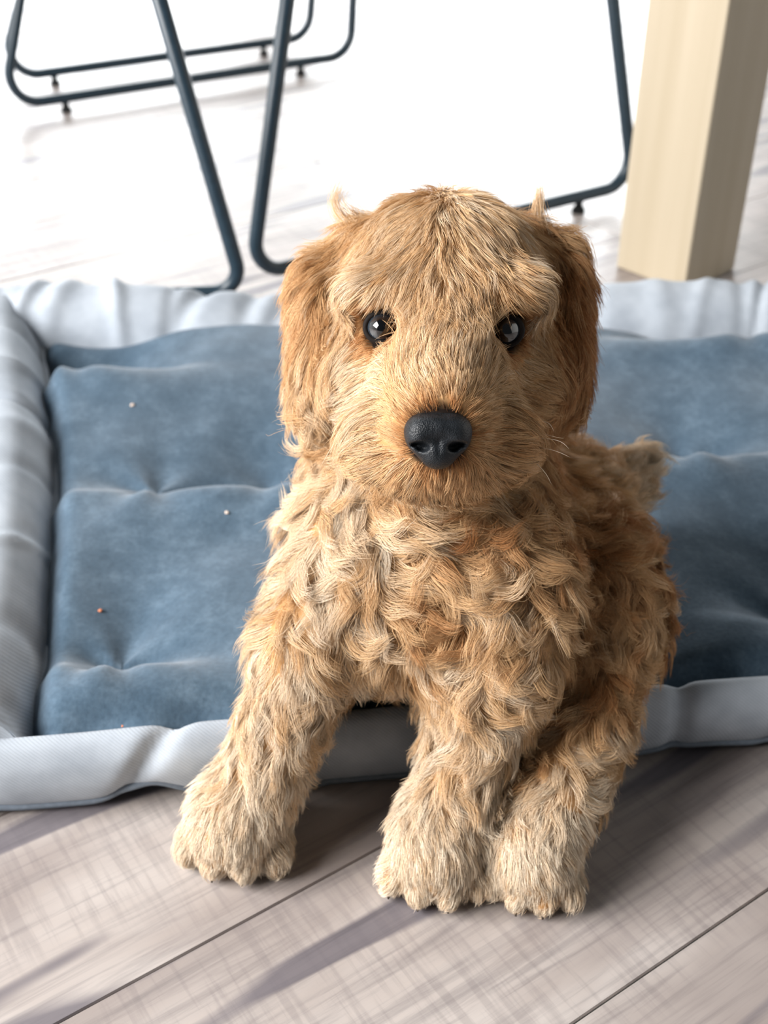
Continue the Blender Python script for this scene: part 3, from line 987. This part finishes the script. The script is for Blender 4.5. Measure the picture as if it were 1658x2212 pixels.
# ---- fur
# grooming guides: where (photograph pixel), which way it lies, length (cm), lift, curl, tone (0 cream .. 1 ginger; raised on the right side to paint in shade)
GD = [
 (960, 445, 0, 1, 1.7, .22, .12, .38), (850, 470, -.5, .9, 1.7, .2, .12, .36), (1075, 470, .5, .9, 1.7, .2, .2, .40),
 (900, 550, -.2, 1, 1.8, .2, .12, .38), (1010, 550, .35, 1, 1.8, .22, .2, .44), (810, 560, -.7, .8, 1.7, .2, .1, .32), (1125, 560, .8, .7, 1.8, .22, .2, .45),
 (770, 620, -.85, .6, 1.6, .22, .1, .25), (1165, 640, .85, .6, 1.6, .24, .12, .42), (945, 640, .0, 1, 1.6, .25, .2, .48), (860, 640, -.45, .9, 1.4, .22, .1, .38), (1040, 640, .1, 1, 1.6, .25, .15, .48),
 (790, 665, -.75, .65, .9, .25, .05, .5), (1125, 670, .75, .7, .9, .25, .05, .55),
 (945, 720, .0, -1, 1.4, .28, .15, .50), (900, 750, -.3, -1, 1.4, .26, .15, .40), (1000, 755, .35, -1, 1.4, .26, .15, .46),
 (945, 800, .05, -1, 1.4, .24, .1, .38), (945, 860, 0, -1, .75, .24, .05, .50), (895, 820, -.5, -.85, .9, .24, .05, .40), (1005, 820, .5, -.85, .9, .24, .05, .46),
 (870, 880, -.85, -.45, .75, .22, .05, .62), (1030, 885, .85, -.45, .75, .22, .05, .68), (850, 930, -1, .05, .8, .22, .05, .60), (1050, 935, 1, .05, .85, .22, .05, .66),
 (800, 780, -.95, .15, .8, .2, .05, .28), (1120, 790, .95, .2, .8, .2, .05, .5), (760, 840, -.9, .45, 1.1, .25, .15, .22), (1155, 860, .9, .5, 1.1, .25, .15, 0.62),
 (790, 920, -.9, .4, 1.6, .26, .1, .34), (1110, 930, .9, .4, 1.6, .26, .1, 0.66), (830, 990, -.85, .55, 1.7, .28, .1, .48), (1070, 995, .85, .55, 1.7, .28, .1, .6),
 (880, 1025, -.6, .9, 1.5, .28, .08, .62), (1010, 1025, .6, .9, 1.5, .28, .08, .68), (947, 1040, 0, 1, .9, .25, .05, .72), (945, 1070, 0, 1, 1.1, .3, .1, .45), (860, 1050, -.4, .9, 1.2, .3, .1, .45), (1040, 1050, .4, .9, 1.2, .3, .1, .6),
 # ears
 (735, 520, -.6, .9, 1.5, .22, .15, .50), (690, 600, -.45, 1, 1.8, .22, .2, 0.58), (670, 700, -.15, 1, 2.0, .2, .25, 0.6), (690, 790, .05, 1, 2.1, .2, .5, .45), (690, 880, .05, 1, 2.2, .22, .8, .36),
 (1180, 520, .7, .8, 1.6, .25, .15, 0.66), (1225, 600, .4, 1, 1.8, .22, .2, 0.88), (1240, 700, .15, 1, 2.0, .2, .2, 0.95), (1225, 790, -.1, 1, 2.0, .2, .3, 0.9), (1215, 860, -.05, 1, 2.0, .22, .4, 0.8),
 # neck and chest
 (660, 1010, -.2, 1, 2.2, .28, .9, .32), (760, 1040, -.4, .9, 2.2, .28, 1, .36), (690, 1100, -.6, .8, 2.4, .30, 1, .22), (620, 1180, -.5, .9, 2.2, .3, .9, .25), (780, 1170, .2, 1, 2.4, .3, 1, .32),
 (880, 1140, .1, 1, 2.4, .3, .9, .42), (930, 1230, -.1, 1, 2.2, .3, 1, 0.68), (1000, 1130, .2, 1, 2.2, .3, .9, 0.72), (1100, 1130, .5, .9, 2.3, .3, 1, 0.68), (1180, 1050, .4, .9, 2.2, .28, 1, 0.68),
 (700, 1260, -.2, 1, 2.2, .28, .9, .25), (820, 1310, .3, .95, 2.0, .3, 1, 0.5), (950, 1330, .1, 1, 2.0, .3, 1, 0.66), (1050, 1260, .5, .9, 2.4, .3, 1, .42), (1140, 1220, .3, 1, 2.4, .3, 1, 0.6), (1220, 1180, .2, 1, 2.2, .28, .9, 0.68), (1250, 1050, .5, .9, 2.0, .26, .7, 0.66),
 (860, 1420, .1, 1, 1.8, .3, .6, .40), (940, 1450, .1, 1, 1.8, .3, .6, .48),
 # forelegs
 (600, 1350, -.35, .95, 1.9, .26, .7, .25), (690, 1400, .1, 1, 1.9, .26, .7, .28), (570, 1470, -.35, .9, 1.6, .25, .6, .25), (640, 1520, .15, 1, 1.6, .25, .7, .24), (550, 1600, -.35, .9, 1.4, .24, .6, .22), (630, 1650, .3, .95, 1.4, .24, .6, .30), (540, 1700, -.3, .95, 1.3, .24, .6, .22),
 (1000, 1450, -.3, 1, 1.9, .28, .8, .30), (1090, 1430, .4, .9, 1.9, .28, .9, 0.5), (960, 1580, -.2, 1, 1.6, .26, .8, .25), (1040, 1600, .35, .95, 1.6, .26, .8, .38), (940, 1700, -.2, 1, 1.4, .25, .6, .25), (1020, 1720, .3, .95, 1.4, .25, .6, .38),
 # paws
 (500, 1780, -.15, 1, 1.3, .17, .25, .20), (430, 1810, -.5, .85, 1.1, .16, .15, .20), (570, 1810, .35, .9, 1.1, .17, .2, .28), (470, 1860, -.15, 1, .6, .15, .08, .22),
 (930, 1820, -.1, 1, 1.3, .17, .2, .22), (860, 1850, -.5, .9, 1.0, .16, .15, .22), (1010, 1850, .35, .9, 1.1, .17, .2, .3), (920, 1910, -.05, 1, .6, .15, .08, .22),
 (1150, 1810, -.05, 1, 1.3, .17, .2, .22), (1090, 1860, -.3, .95, 1.0, .16, .15, .22), (1210, 1860, .35, .9, 1.1, .17, .2, .3), (1140, 1930, 0, 1, .6, .15, .08, .22),
 # hind leg and flank
 (1330, 1150, .5, .9, 2.0, .28, .8, 0.75), (1290, 1230, .3, 1, 2.0, .26, .9, 0.78), (1370, 1290, .5, .85, 1.9, .3, .9, 0.62), (1340, 1390, .3, .95, 1.8, .3, .9, 0.7), (1320, 1500, .3, .95, 1.6, .28, .9, 0.72), (1250, 1500, -.1, 1, 1.6, .28, .8, 0.8), (1270, 1620, .2, 1, 1.5, .26, .8, 0.62), (1210, 1720, -.1, 1, 1.3, .25, .6, 0.5),
 # tail
 (1330, 1050, .7, -.7, 1.6, .4, .6, .32), (1370, 1010, .6, -.8, 1.5, .4, .5, .26), (1375, 1040, .9, .3, 1.8, .45, .7, .4), (1340, 1090, .6, .6, 1.8, .4, .7, .5),
]
gp, gdir, gpar = [], [], []
for px, py, dx, dy, L, lift, curl, tone in GD:
    hit = march_ray(px, py)
    if hit is None:
        continue
    d = dx * RT - dy * UP
    gp.append(hit); gdir.append(d / np.linalg.norm(d)); gpar.append((L * 0.01, lift, curl, tone))
gp = np.array(gp); gdir = np.array(gdir); gpar = np.array(gpar)

def guide(p):
    """inverse-distance blend of the four nearest grooming guides"""
    D_ = np.zeros((len(p), 3)); A_ = np.zeros((len(p), 4))
    for i in range(0, len(p), 4000):
        d2 = ((p[i:i + 4000, None] - gp[None]) ** 2).sum(-1)
        w = 1 / (d2 + 0.006 ** 2) ** 2
        w /= w.sum(1, keepdims=True)
        D_[i:i + 4000] = w @ gdir; A_[i:i + 4000] = w @ gpar
    return D_, A_

def nrmz(v):
    return v / np.maximum(np.linalg.norm(v, axis=-1, keepdims=True), 1e-9)

tri_v = np.concatenate([BF[:, [0, 1, 2]], BF[:, [0, 2, 3]]])
ta = BV[tri_v[:, 0]]; tb = BV[tri_v[:, 1]] - ta; tc_ = BV[tri_v[:, 2]] - ta
area_t = np.linalg.norm(np.cross(tb, tc_), axis=1) / 2
AREA = area_t.sum()

def sample_surface(n):
    k = rng.choice(len(tri_v), n, p=area_t / AREA)
    a, b = rng.random(n), rng.random(n)
    f = a + b > 1; a[f] = 1 - a[f]; b[f] = 1 - b[f]
    return ta[k] + a[:, None] * tb[k] + b[:, None] * tc_[k]

NC0 = 84000
cp = sample_surface(NC0)
cn = nrmz(tri(GRAD, cp))
gd_, ga_ = guide(cp)
CR = 0.0012 + 0.0032 * ga_[:, 2]                            # lock radius
keep = rng.random(NC0) < (0.0013 / CR) ** 2
keep &= ~((cp[:, 2] < 0.006) & (cn[:, 2] < -0.5))
keep &= np.linalg.norm(cp - NOSE, axis=1) > 0.0098
for e in EYES:
    keep &= np.linalg.norm(cp - e, axis=1) > 0.0092
back = (cn @ FW) > 0.4                                       # the far side carries a thinner coat of locks
keep &= ~back | (rng.random(NC0) < 0.5)
cp, cn, gd_, ga_, CR = cp[keep], cn[keep], gd_[keep], ga_[keep], CR[keep]
NCL = len(cp)
L_ = ga_[:, 0] * (1 + 0.22 * ga_[:, 2]) * rng.uniform(0.75, 1.2, NCL)
lift_ = ga_[:, 1] * rng.uniform(0.35, 1.75, NCL)
curl_ = ga_[:, 2]; tone_ = ga_[:, 3]
for e in EYES:                                                # short coat around the eyes, darker rim
    de = np.linalg.norm(cp - e, axis=1)
    L_ *= np.clip((de - 0.004) / 0.012, 0.3, 1)
    tone_ = np.maximum(tone_, 1.5 - (de - 0.007) / 0.009 * 1.0)
dn_ = np.linalg.norm(cp - NOSE, axis=1)
tone_ = np.where(cp[:, 2] < 0.075, tone_ * (0.45 + 0.55 * np.clip((cp[:, 2] - 0.03) / 0.045, 0, 1)), tone_)   # the coat pales down the legs
L_ *= np.clip((dn_ - 0.004) / 0.012, 0.45, 1)
tone_ = np.maximum(tone_, 1.4 - (dn_ - 0.0105) / 0.006)
t0 = nrmz(gd_ - cn * (gd_ * cn).sum(1)[:, None])
b0 = np.cross(cn, t0)
def coherent(p, wave, seed):
    """smooth random field: neighbouring locks bend alike, so the coat falls in waves"""
    r = np.random.default_rng(seed); o = np.zeros(len(p))
    for _ in range(6):
        d = r.normal(size=3); d /= np.linalg.norm(d)
        o += np.sin(p @ d * (6.28 / (wave * r.uniform(0.7, 1.5))) + r.uniform(0, 6.28))
    return o / math.sqrt(3)
ja = coherent(cp, 0.034, 1) * (0.10 + 0.50 * curl_) + rng.normal(0, 1, NCL) * (0.07 + 0.13 * curl_)
t0 = t0 * np.cos(ja)[:, None] + b0 * np.sin(ja)[:, None]
kap = coherent(cp, 0.026, 2) * (10 + 58 * curl_) + rng.normal(0, 1, NCL) * (6 + 10 * curl_)
KC = 15
path = np.zeros((NCL, KC, 3)); side = np.zeros((NCL, KC, 3)); norm_ = np.zeros((NCL, KC, 3))
p = cp.copy(); t = t0.copy(); ds = L_ / (KC - 1)
for k in range(KC):
    n = nrmz(tri(GRAD, p)); dist = tri(SDF, p)
    t = nrmz(t - n * (t * n).sum(1)[:, None]); b = np.cross(n, t)
    path[:, k] = p; side[:, k] = b; norm_[:, k] = n
    a = kap * ds
    t = t * np.cos(a)[:, None] + b * np.sin(a)[:, None]
    s = (k + 1) / (KC - 1)
    target = L_ * lift_ * (1.5 * s - 0.55 * s * s)
    up = np.clip(target - dist, -0.6 * ds, 0.85 * ds)
    fwd = np.sqrt(np.maximum(ds ** 2 - up ** 2, (0.2 * ds) ** 2))
    p = p + t * fwd[:, None] + n * up[:, None]
    p[:, 2] = np.maximum(p[:, 2], 0.0015)
# waves along each lock
sg = np.linspace(0, 1, KC)
amp = curl_ * 0.0025 * rng.uniform(0.4, 1.4, NCL)
fr = L_ / rng.uniform(0.015, 0.024, NCL); ph = coherent(cp, 0.03, 3) * 2.5 + rng.normal(0, 0.6, NCL)
arg = 6.28 * fr[:, None] * sg[None] + ph[:, None]
wv = amp[:, None] * sg[None] ** 0.8
path += (wv * (np.sin(arg) - np.sin(ph)[:, None]))[..., None] * side + (0.45 * wv * np.cos(arg))[..., None] * norm_

# which part of the animal each lock grows on
rd = {r: np.full(NCL, 9.0) for r in REGS}
for pr in PR:
    rd[pr[-1]] = np.minimum(rd[pr[-1]], prim_dist(pr, cp[:, 0], cp[:, 1], cp[:, 2]))
rid = np.argmin(np.stack([rd[r] for r in REGS], 1), 1)

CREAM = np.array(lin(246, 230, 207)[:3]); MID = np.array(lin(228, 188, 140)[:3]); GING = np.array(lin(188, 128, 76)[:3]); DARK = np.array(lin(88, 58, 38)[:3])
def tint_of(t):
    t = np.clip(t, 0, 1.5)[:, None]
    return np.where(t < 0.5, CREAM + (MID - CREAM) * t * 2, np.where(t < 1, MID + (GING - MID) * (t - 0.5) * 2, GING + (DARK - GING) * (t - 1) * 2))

KS = 8
def strands(sel, per):
    ids = np.repeat(sel, per)
    n = len(ids)
    rr = CR[ids] * 1.4 * np.sqrt(rng.random(n)); th = rng.uniform(0, 6.28, n)
    off = (np.cos(th) * rr)[:, None] * t0[ids] + (np.sin(th) * rr)[:, None] * side[ids, 0]
    root = cp[ids] + off
    for _ in range(2):
        root = root - (tri(SDF, root) + 0.0003)[:, None] * nrmz(tri(GRAD, root))
    off = root - cp[ids]
    lam = rng.uniform(0.62, 1.0, n)
    loose = rng.random(n) < 0.09
    cl = np.where(loose, 0.12, 0.32 + 0.32 * curl_[ids]) * rng.uniform(0.8, 1.1, n)
    s = np.linspace(0, 1, KS)
    x = lam[:, None] * s[None] * (KC - 1)
    i0 = np.minimum(x.astype(int), KC - 2); f = (x - i0)[..., None]
    ctr = path[ids[:, None], i0] * (1 - f) + path[ids[:, None], i0 + 1] * f
    spread = 1 - cl[:, None] * s[None] ** 0.9
    pts = ctr + off[:, None] * spread[..., None]
    fz = rng.normal(0, 1, (n, 3)) * (L_[ids] * np.where(loose, 0.09, 0.022))[:, None]
    pts += fz[:, None] * (s ** 1.6)[None, :, None]
    pts[..., 2] = np.maximum(pts[..., 2], 0.0006)
    pts[:, 0] = root
    # keep the eyes and nose open
    ok = np.ones(n, bool)
    for e in EYES:
        v = pts - e; v2 = nrmz(CAM - e)
        axd = v @ v2; ex = v @ RT; ey = v @ UP - axd * (v2 @ UP)
        ok &= ~((axd > 0) & ((ex / 0.0056) ** 2 + (ey / 0.0052) ** 2 < 1)).any(1) | (rng.random(n) < 0.07)
        ok &= ~(np.linalg.norm(v, axis=-1) < 0.0077).any(1)
    v = pts - NOSE; v2 = -FW
    axd = v @ v2; X_ = v @ RT; Y_ = v @ UP
    ok &= ~((axd > -0.004) & ((X_ / 0.0118) ** 2 + ((Y_ - 0.0002) / 0.0098) ** 2 < 1)).any(1)
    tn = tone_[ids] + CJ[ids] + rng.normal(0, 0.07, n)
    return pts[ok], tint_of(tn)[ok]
CJ = rng.normal(0, 0.11, NCL) + coherent(cp, 0.022, 9) * 0.09 * np.clip(curl_ * 1.5, 0.2, 1)

def curves_obj(name, pts, tint, rad, label=None):
    n, k, _ = pts.shape
    cd = bpy.data.hair_curves.new(name)
    cd.add_curves([k] * n)
    cd.attributes['position'].data.foreach_set('vector', (pts - DOG).astype(np.float32).ravel())
    ra = cd.attributes.get('radius') or cd.attributes.new('radius', 'FLOAT', 'POINT')
    s = np.linspace(0, 1, k)
    prof = (1 - 0.15 * s) * np.sqrt(np.clip(1.02 - s ** 3, 0.03, 1))
    ra.data.foreach_set('value', (rad[:, None] * prof[None]).astype(np.float32).ravel())
    at = cd.attributes.new('tint', 'FLOAT_COLOR', 'CURVE')
    at.data.foreach_set('color', np.concatenate([tint, np.ones((n, 1))], 1).astype(np.float32).ravel())
    cd.materials.append(M_FUR)
    o = bpy.data.objects.new(name, cd)
    COL.objects.link(o)
    o.parent = dog
    o['kind'] = 'stuff'
    if label: o['label'] = label
    return o

NAMES = {'body': ('body_fur', 'long curly cream and apricot coat'), 'head': ('head_fur', None), 'ear_r': ('ear_fur', 'wavy hanging ear'), 'ear_l': ('ear_fur', 'rusty brown hanging ear, deepened with painted-in shade'),
         'leg_a': ('leg_fur', None), 'leg_b': ('leg_fur', None), 'leg_c': ('leg_fur', None), 'leg_d': ('leg_fur', None), 'tail': ('tail_fur', 'short upright tail')}
TOTAL = 0
for i, r in enumerate(REGS):
    sel = np.where(rid == i)[0]
    if len(sel) == 0: continue
    per = np.clip((6.6 * (CR[sel] / 0.0013) ** 1.8), 7, 80).astype(int)
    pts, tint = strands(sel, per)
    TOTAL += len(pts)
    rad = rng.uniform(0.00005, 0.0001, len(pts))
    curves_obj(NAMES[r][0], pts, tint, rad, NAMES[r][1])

# stray tufts that stand off the ears, and whiskers
def lock(px_pts, n, w0, w1, tone, rad=0.00008, jit=0.0012):
    c = np.array([P(*q) for q in px_pts])
    m = 9
    x = np.linspace(0, len(c) - 1, m)
    cc = np.stack([np.interp(x, range(len(c)), c[:, a]) for a in range(3)], 1)
    for _ in range(2):
        cc[1:-1] = (cc[:-2] + 2 * cc[1:-1] + cc[2:]) / 4
    out = []
    for _ in range(n):
        o = rng.normal(0, 1, 3); lam = rng.uniform(0.7, 1)
        ss = np.linspace(0, 1, m)
        q = np.stack([np.interp(ss * lam * (m - 1), range(m), cc[:, a]) for a in range(3)], 1)
        out.append(q + o[None] * (w0 + (w1 - w0) * ss)[:, None] + rng.normal(0, jit, 3)[None] * ss[:, None] ** 2)
    return np.array(out), tint_of(tone + rng.normal(0, 0.08, n)), np.full(n, rad)
for spec in (([(762, 488, .556), (735, 468, .556), (720, 440, .556), (728, 415, .556), (742, 398, .556)], 80, 0.0026, 0.0014, 0.38),
             ([(775, 485, .556), (765, 460, .556), (752, 440, .556)], 40, 0.002, 0.0008, 0.45),
             ([(1165, 500, .556), (1160, 460, .556), (1163, 430, .556), (1168, 395, .556)], 150, 0.0034, 0.0006, 0.38),
             ([(1190, 510, .556), (1230, 505, .556), (1262, 525, .556), (1275, 560, .556), (1278, 595, .556)], 130, 0.0030, 0.0006, 0.6),
             ([(1200, 500, .558), (1235, 495, .558), (1255, 488, .558)], 60, 0.002, 0.0008, 0.5),
             ([(1135, 640, .506), (1090, 668, .498), (1048, 705, .496)], 60, 0.0014, 0.0005, 0.5),
             ([(640, 740, .563), (630, 800, .563), (640, 840, .563)], 60, 0.002, 0.0006, 0.6),
             ([(1262, 700, .564), (1280, 750, .564), (1278, 800, .564)], 90, 0.0026, 0.0007, 0.85)):
    a, b, c = lock(*spec)
    curves_obj('stray_tuft', a, b, c)
WH = [[(1150, 912, .50), (1178, 908, .497), (1194, 922, .495), (1200, 948, .493)], [(1130, 948, .50), (1180, 946, .496), (1215, 953, .493), (1230, 972, .491)],
      [(1140, 965, .50), (1185, 968, .496), (1220, 982, .493), (1245, 996, .491)], [(1130, 985, .50), (1160, 1000, .497), (1185, 1030, .495), (1195, 1060, .493)],
      [(1150, 930, .50), (1200, 945, .496), (1240, 950, .493)], [(770, 935, .50), (725, 950, .497), (705, 985, .495), (690, 1012, .494)], [(780, 960, .50), (735, 975, .497), (712, 1005, .495)],
      [(770, 905, .50), (735, 920, .497), (712, 950, .495)]]
for w in WH:
    a, b, c = lock(w, 1, 0, 0, 0.1, 0.00012, 0.0)
    curves_obj('whisker', a, b, c)
print('FUR strands', TOTAL, 'locks', NCL, 'skin area', AREA, 'verts', len(BV))
